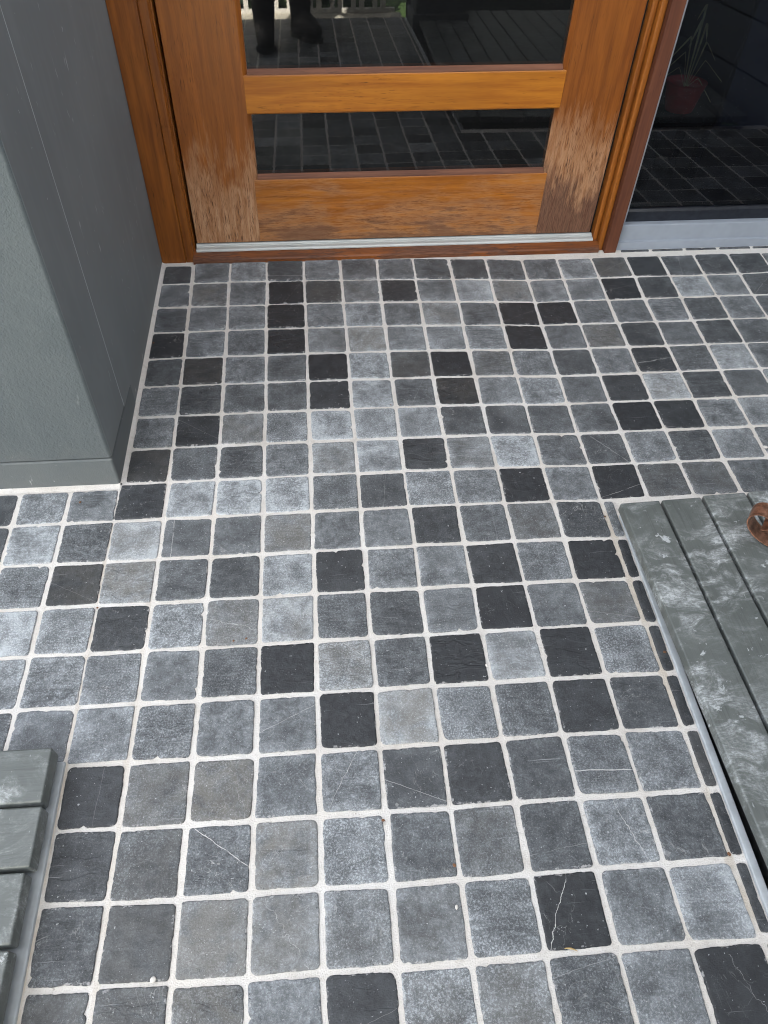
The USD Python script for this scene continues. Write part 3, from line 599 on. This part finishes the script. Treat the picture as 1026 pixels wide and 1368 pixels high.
# ------------------------------------------------------------------ picket fence, hedge, post and side wall: seen mirrored in the glass
fence = thing("picket_fence", "white picket fence in the sun, mirrored in the upper door pane", "fence", loc=(0, -3.395, 0))
obj("base_rail", rbox(-2.2, 0.955, -0.03, 0.012, 0.0045, 0.026, 0.002), FENCE_W, fence, smooth=40)
obj("top_rail", box(-2.2, 0.955, -0.024, -0.006, 1.02, 1.06), FENCE_W, fence)
x = 0.948
while x > -2.2:
    for dx, w in ((0.054, 0.034), (0.054 + 0.034 + 0.021, 0.030)):
        obj("picket", box(x - dx - w, x - dx, -0.0055, 0.010, 0.0265, 1.15), FENCE_W, fence)
    x -= 0.139
LEAF = None
def mat_leaf(name, a, b):
    g = Graph(); r = g.add("geometry", "random_per_island"); c = g.mix(r, a, b)
    d = g.add("principled_bsdf", "BSDF", base_color=c, roughness=0.45); t = g.add("translucent_bsdf", "BSDF", color=c)
    return g.finish(name, g.add("mix_closure", "closure", fac=0.3, closure1=d, closure2=t))
LEAF = mat_leaf("hedge_leaf", (0.02, 0.045, 0.012), (0.06, 0.11, 0.03))
def leaves(n, lo, hi, size, seed):
    rg = np.random.default_rng(seed); c = rg.uniform(lo, hi, (n, 3)); a = rg.normal(size=(n, 3)); a /= np.linalg.norm(a, axis=1, keepdims=True)
    b = np.cross(a, rg.normal(size=(n, 3))); b /= np.linalg.norm(b, axis=1, keepdims=True); s = size * rg.uniform(0.6, 1.3, (n, 1))
    v = np.stack([c - a * s, c + b * s * 0.4, c + a * s, c - b * s * 0.4], 1).reshape(-1, 3); i = np.arange(n) * 4
    return trimesh.Trimesh(v, np.vstack([np.stack([i, i + 1, i + 2], 1), np.stack([i, i + 2, i + 3], 1)]), process=False)
hedge = thing("hedge", "dark green clipped hedge behind the white picket fence", "hedge", loc=(-0.6, -4.0, -0.07))
obj("foliage", leaves(16000, (-2.6, -0.5, 0.03), (1.55, 0.5, 2.6), 0.05, 3), LEAF, hedge)
obj("stem", cat_([trimesh.creation.cylinder(0.025, segment=[[x, 0, 0], [x + 0.05, 0, 2.1]], sections=8) for x in np.arange(-2.0, 1.5, 0.5)]), JOIST, hedge)
post = thing("porch_post", "dark grey square porch post on the far edge of the platform", "post", loc=(1.16, -3.02, -0.06))
obj("shaft", rbox(-0.13, 0.17, -0.13, 0.13, 0.0, 2.535, 0.004), R_HOUSE, post, smooth=40)
obj("post_base", rbox(-0.15, 0.19, -0.15, 0.15, 0.0, 0.14, 0.004), R_HOUSE, post, smooth=40)
side = thing("boundary_wall", "dark blue-grey wall of horizontal boards beyond the right platform", "wall", loc=(2.32, 0, 0))
for k in range(15):
    obj("wall_board", rbox(0.0, 0.03, -3.6, -0.02, -0.06 + k * 0.19, -0.06 + k * 0.19 + 0.182, 0.003), R_HOUSE, side, smooth=40)
rear = thing("boundary_wall", "dark blue-grey wall of horizontal boards closing the far end of the right platform", "wall", loc=(0, -3.46, 0))
for k in range(15):
    obj("wall_board", rbox(1.04, 2.30, -0.03, 0.0, -0.06 + k * 0.19, -0.06 + k * 0.19 + 0.182, 0.003), R_HOUSE, rear, smooth=40)
obj("backing", box(0.031, 0.08, -3.6, -0.02, -0.06, 2.78), BLACK, side)

# ------------------------------------------------------------------ the person who holds the phone: only the boots show, mirrored in the glass
def chain(pts_, seg=14):
    out = []
    for (p, r), (q, t) in zip(pts_[:-1], pts_[1:]):
        out.append(m3.Manifold.batch_hull([m3.Manifold.sphere(r, seg).translate(tuple(map(float, p))), m3.Manifold.sphere(t, seg).translate(tuple(map(float, q)))]))
    return out
def soft(parts, edge, it=8):
    man = m3.Manifold.batch_boolean(parts, m3.OpType.Add).refine_to_length(edge).to_mesh()
    t = trimesh.Trimesh(np.array(man.vert_properties[:, :3]), np.array(man.tri_verts), process=True)
    trimesh.smoothing.filter_taubin(t, iterations=it); return t
PH = CAM - CF * 0.016 - CU * 0.055                                # middle of the phone
SKIN = plain("skin", (0.45, 0.27, 0.19), 0.5, 0, 0.06); TROUSER = plain("trouser_cloth", (0.013, 0.013, 0.014), 0.9, 0, 0.3); JACKET = plain("jacket_cloth", (0.02, 0.024, 0.032), 0.85, 0, 0.2)
LEATHER = plain("boot_leather", (0.030, 0.026, 0.022), 0.6, 0, 0.6, 40, 0.002); SOLE = plain("boot_sole", (0.012, 0.012, 0.012), 0.8); HAIR = plain("hair", (0.03, 0.02, 0.014), 0.6, 0, 0.3)
hipL, hipR, kneeL, kneeR, ankL, ankR = (0.18, -2.64, 0.90), (0.35, -2.67, 0.90), (0.155, -2.55, 0.50), (0.345, -2.69, 0.50), (0.138, -2.535, 0.10), (0.340, -2.735, 0.10)
shL, shR = (0.105, -2.60, 1.41), (0.455, -2.60, 1.41); elL, elR = (0.085, -2.38, 1.17), (0.535, -2.38, 1.17)
wr = {s: PH + CR * s * 0.062 - CU * 0.105 - CF * 0.030 for s in (-1, 1)}
person = thing("person", "person in dark trousers and black boots holding a phone, mirrored in the upper door pane", "person")
limbs = []
for s, sh, el in ((-1, shL, elL), (1, shR, elR)):
    w = wr[s]; k = PH + CR * s * 0.047 - CU * 0.045 - CF * 0.018
    limbs += chain([(sh, 0.048), (el, 0.038), (w, 0.026)]) + chain([(w, 0.024), (k, 0.020)]) + chain([(w + CU * 0.01, 0.021), (k + CU * 0.028 + CR * s * 0.004, 0.014)])
    for i in range(4):                                            # fingers behind the phone's back, thumb on the glass
        a = k + CU * (0.030 - i * 0.020); e = [a + CR * s * 0.010 + CF * 0.012, a - CR * s * 0.004 + CF * 0.0275, a - CR * s * (0.026 - 0.004 * abs(i - 1)) + CF * 0.0285]
        limbs += chain([(a, 0.010), (e[0], 0.0088), (e[1], 0.008), (e[2], 0.0068)], 10)
    limbs += chain([(w + CU * 0.022 - CR * s * 0.004, 0.013), (k - CR * s * 0.008 - CF * 0.002 + CU * 0.006, 0.0105), (k - CR * s * 0.024 + CU * 0.030 - CF * 0.001, 0.0085)], 10)
body = limbs + chain([((0.265, -2.655, 0.94), 0.115), ((0.27, -2.65, 1.10), 0.105), ((0.28, -2.635, 1.30), 0.115), ((0.28, -2.60, 1.44), 0.06), ((0.282, -2.585, 1.52), 0.052)])
body += chain([(hipL, 0.075), (kneeL, 0.05), (ankL, 0.036)]) + chain([(hipR, 0.075), (kneeR, 0.05), (ankR, 0.036)]) + chain([(shL, 0.05), (shR, 0.05)])
hd = np.array([0.284, -2.545, 1.615])
head = m3.Manifold.sphere(1.0, 32).scale((0.074, 0.090, 0.108)).rotate((24, 0, 0)).translate(tuple(hd))
body += [head] + chain([(hd + [0, 0.070, -0.05], 0.036), (hd + [0, 0.062, -0.085], 0.028)]) + chain([(hd + [0, 0.092, 0.004], 0.008), (hd + [0, 0.108, -0.035], 0.013)], 10)
for s in (-1, 1): body += [m3.Manifold.sphere(1.0, 12).scale((0.012, 0.022, 0.034)).translate(tuple(hd + [s * 0.075, -0.005, -0.01]))]
bm = obj("body", soft(body, 0.011, 4), SKIN, person, smooth=True)
for s in (-1, 1): obj("eye", trimesh.creation.icosphere(2, 0.0125).apply_translation(hd + [s * 0.031, 0.0765, -0.002]), plain("eye_white", (0.5, 0.5, 0.5), 0.3) if s < 0 else "/World/Looks/eye_white", person, smooth=True)
obj("mouth", rbox(hd[0] - 0.024, hd[0] + 0.024, hd[1] + 0.098, hd[1] + 0.103, hd[2] - 0.066, hd[2] - 0.058, 0.002), plain("lip", (0.30, 0.12, 0.10), 0.5), person, smooth=True)
cap = m3.Manifold.sphere(1.0, 32).scale((0.082, 0.098, 0.112)).rotate((24, 0, 0)).translate(tuple(hd + [0, -0.012, 0.012])) - m3.Manifold.cube((0.3, 0.2, 0.3), True).translate((float(hd[0]), float(hd[1] + 0.125), float(hd[2] - 0.07)))
obj("hair", soft([cap], 0.015, 6), HAIR, person, smooth=True)
obj("jacket", soft(chain([((0.265, -2.655, 0.92), 0.140), ((0.27, -2.65, 1.08), 0.130), ((0.28, -2.635, 1.30), 0.145), ((0.28, -2.61, 1.41), 0.085)]) + chain([(shL, 0.072), (shR, 0.072)]) + chain([(shL, 0.070), (elL, 0.054), (np.array(elL) * 0.12 + wr[-1] * 0.88, 0.038)]) + chain([(shR, 0.070), (elR, 0.054), (np.array(elR) * 0.12 + wr[1] * 0.88, 0.038)]), 0.02), JACKET, person, smooth=True)
obj("trousers", soft(chain([(hipL, 0.100), (kneeL, 0.068), ((0.140, -2.54, 0.17), 0.058)]) + chain([(hipR, 0.100), (kneeR, 0.068), ((0.341, -2.735, 0.17), 0.058)]) + chain([((0.20, -2.65, 0.93), 0.115), ((0.33, -2.66, 0.93), 0.115)]), 0.02), TROUSER, person, smooth=True)
for ank, toe in ((ankL, (0.146, -2.345)), (ankR, (0.438, -2.560))):
    a = np.array(ank); t = np.array([toe[0], toe[1], 0.0]); d = t - a; d[2] = 0; d /= np.linalg.norm(d); heel = a - d * 0.062; heel[2] = 0.0
    up = lambda p, z: (p[0], p[1], z)
    m = chain([(up(a, 0.24), 0.068), (up(a, 0.10), 0.056), (up(heel + d * 0.02, 0.050), 0.042)]) + chain([(up(a, 0.10), 0.056), (up(a + d * 0.10, 0.072), 0.052), (up(t - d * 0.046, 0.054), 0.045)]) + chain([(up(heel + d * 0.02, 0.048), 0.042), (up(t - d * 0.055, 0.050), 0.048)])
    b = obj("boot", soft(m, 0.012), LEATHER, person, smooth=True)
    so = [m3.Manifold.cylinder(0.022, r, r, 20).translate(up(p, 0.0022)) for p, r in ((heel + d * 0.018, 0.043), (a + d * 0.06, 0.044), (t - d * 0.078, 0.055), (t - d * 0.035, 0.043))]
    obj("sole", m3.Manifold.batch_boolean([m3.Manifold.batch_hull(so[i:i + 2]) for i in range(3)], m3.OpType.Add), SOLE, b, smooth=40)
phone = thing("phone", "dark phone held in both hands of the person on the paving", "phone")
pb = rbox(-0.037, 0.037, -0.078, 0.078, -0.004, 0.004, 0.0035, 12).to_mesh(); pv = np.array(pb.vert_properties[:, :3])
obj("phone_case", (PH + pv[:, :1] * CR + pv[:, 1:2] * CU - pv[:, 2:3] * CF, np.array(pb.tri_verts)), BLACK, phone, smooth=40)
sc = rbox(-0.0345, 0.0345, -0.074, 0.074, 0.0043, 0.0048, 0.0002, 6).to_mesh(); pv = np.array(sc.vert_properties[:, :3])
obj("screen", (PH + pv[:, :1] * CR + pv[:, 1:2] * CU - pv[:, 2:3] * CF, np.array(sc.tri_verts)), DARKMETAL, phone)

# ------------------------------------------------------------------ small debris on the tiles
STRAW = plain("dry_grass", (0.50, 0.36, 0.16), 0.7); CRUMB = plain("grout_crumb", (0.62, 0.60, 0.56), 0.9); BROWN = plain("brown_leaf", (0.16, 0.075, 0.035), 0.7, 0, 0.3)
def lump(cx, cy, r, seed, flat=0.6):
    s = trimesh.creation.icosphere(2, 1.0); rg = np.random.default_rng(seed)
    v = s.vertices * (0.7 + 0.6 * meshkit.noise(s.vertices * 1.7 + seed, seed)[:, None]); v = v * [r, r * rg.uniform(0.6, 1.0), r * flat]
    a = rg.uniform(0, PI); R = np.array([[math.cos(a), -math.sin(a), 0], [math.sin(a), math.cos(a), 0], [0, 0, 1]]); v = v @ R.T
    return trimesh.Trimesh(v + [cx, cy, 0.0025 - v[:, 2].min() * 0.9], s.faces, process=False)
def blade(x0, y0, x1, y1, w, seed):
    n = 12; t = np.linspace(0, 1, n); rg = np.random.default_rng(seed); d = np.array([x1 - x0, y1 - y0]); nn = np.array([-d[1], d[0]]) / np.linalg.norm(d)
    p = np.array([x0, y0]) + t[:, None] * d + (np.sin(t * PI) * rg.uniform(-0.08, 0.08) * np.linalg.norm(d))[:, None] * nn
    ww = w * np.sin(np.clip(t * 0.9 + 0.08, 0, 1) * PI) + 0.0002; z = 0.0036 + 0.0015 * np.sin(t * PI)
    v = []; 
    for k in range(n):
        v += [[*(p[k] + nn * ww[k]), z[k]], [*p[k], z[k] + 0.0005], [*(p[k] - nn * ww[k]), z[k]], [*p[k], z[k] - 0.0004]]
    f = []
    for k in range(n - 1):
        for s in range(4):
            i, j = 4 * k + s, 4 * k + (s + 1) % 4; f += [[i, j, j + 4], [i, j + 4, i + 4]]
    return trimesh.Trimesh(v, f, process=False)
def floor_at(px, py, z=0.003):
    """A spot on the paving, as measured from the photograph."""
    d = CF + (px - WPX / 2 - CX) / FPX * CR - (py - 684.0 - CY) / FPX * CU
    return (CAM + d * (z - CAM[2]) / d[2])[:2]
def fl(px, py): return [round(float(v), 4) for v in floor_at(px, py)]
def debris(name, mesh, mat, label, cat, group=None): return obj(name, mesh, mat, None, True, label, cat, group)
for (ax, ay), (bx, by), w, lab in (((754, 1267), (772, 1271), 0.0010, "dry yellow grass blade on the cracked black tile at lower right"), ):
    debris("grass_blade", blade(*fl(ax, ay), *fl(bx, by), w, 4), STRAW, lab, "grass blade")
for px, py, r, lab in ((205, 1309, 0.0042, "pale grout crumb at the foot of a tile near the lower left"), (610, 1212, 0.0032, "pale grout crumb in the joint at the lower middle"),
                       (650, 889, 0.0030, "pale grout crumb beside a black tile left of the right platform"), (1022, 598, 0.0055, "white crumb at the right edge above the platform")):
    debris("grout_crumb", lump(*fl(px, py), r, int(px), 0.5), CRUMB, lab, "crumb")
for px, py, r, lab in ((107, 671, 0.0040, "brown crumb on the tile below the pier"), (130, 812, 0.0030, "small brown crumb in the joint below the pier"), (312, 856, 0.0034, "brown crumb on a tile left of the middle"), (329, 853, 0.0036, "darker crumb at the tile edge left of the middle"),
                       (512, 1096, 0.0045, "brown leaf scrap in the joint at the lower middle"), (607, 1156, 0.0040, "pale brown leaf scrap beside the joint at lower middle"), (974, 1141, 0.0042, "dark round seed in the joint beside the right edging strip"), (808, 690, 0.0034, "dark crumb in the joint at the corner of the right platform"),
                       (888, 871, 0.0046, "orange-brown leaf scrap on the cut tile beside the right edging"), (205, 458, 0.0036, "brown crumb in the joint along the pier"), (522, 541, 0.003, "tiny dark crumb in a joint in the middle")):
    debris("leaf_scrap" if "leaf" in lab else "brown_crumb", lump(*fl(px, py), r * 0.72, int(px), 0.35), BROWN, lab, "leaf scrap" if "leaf" in lab else "crumb")
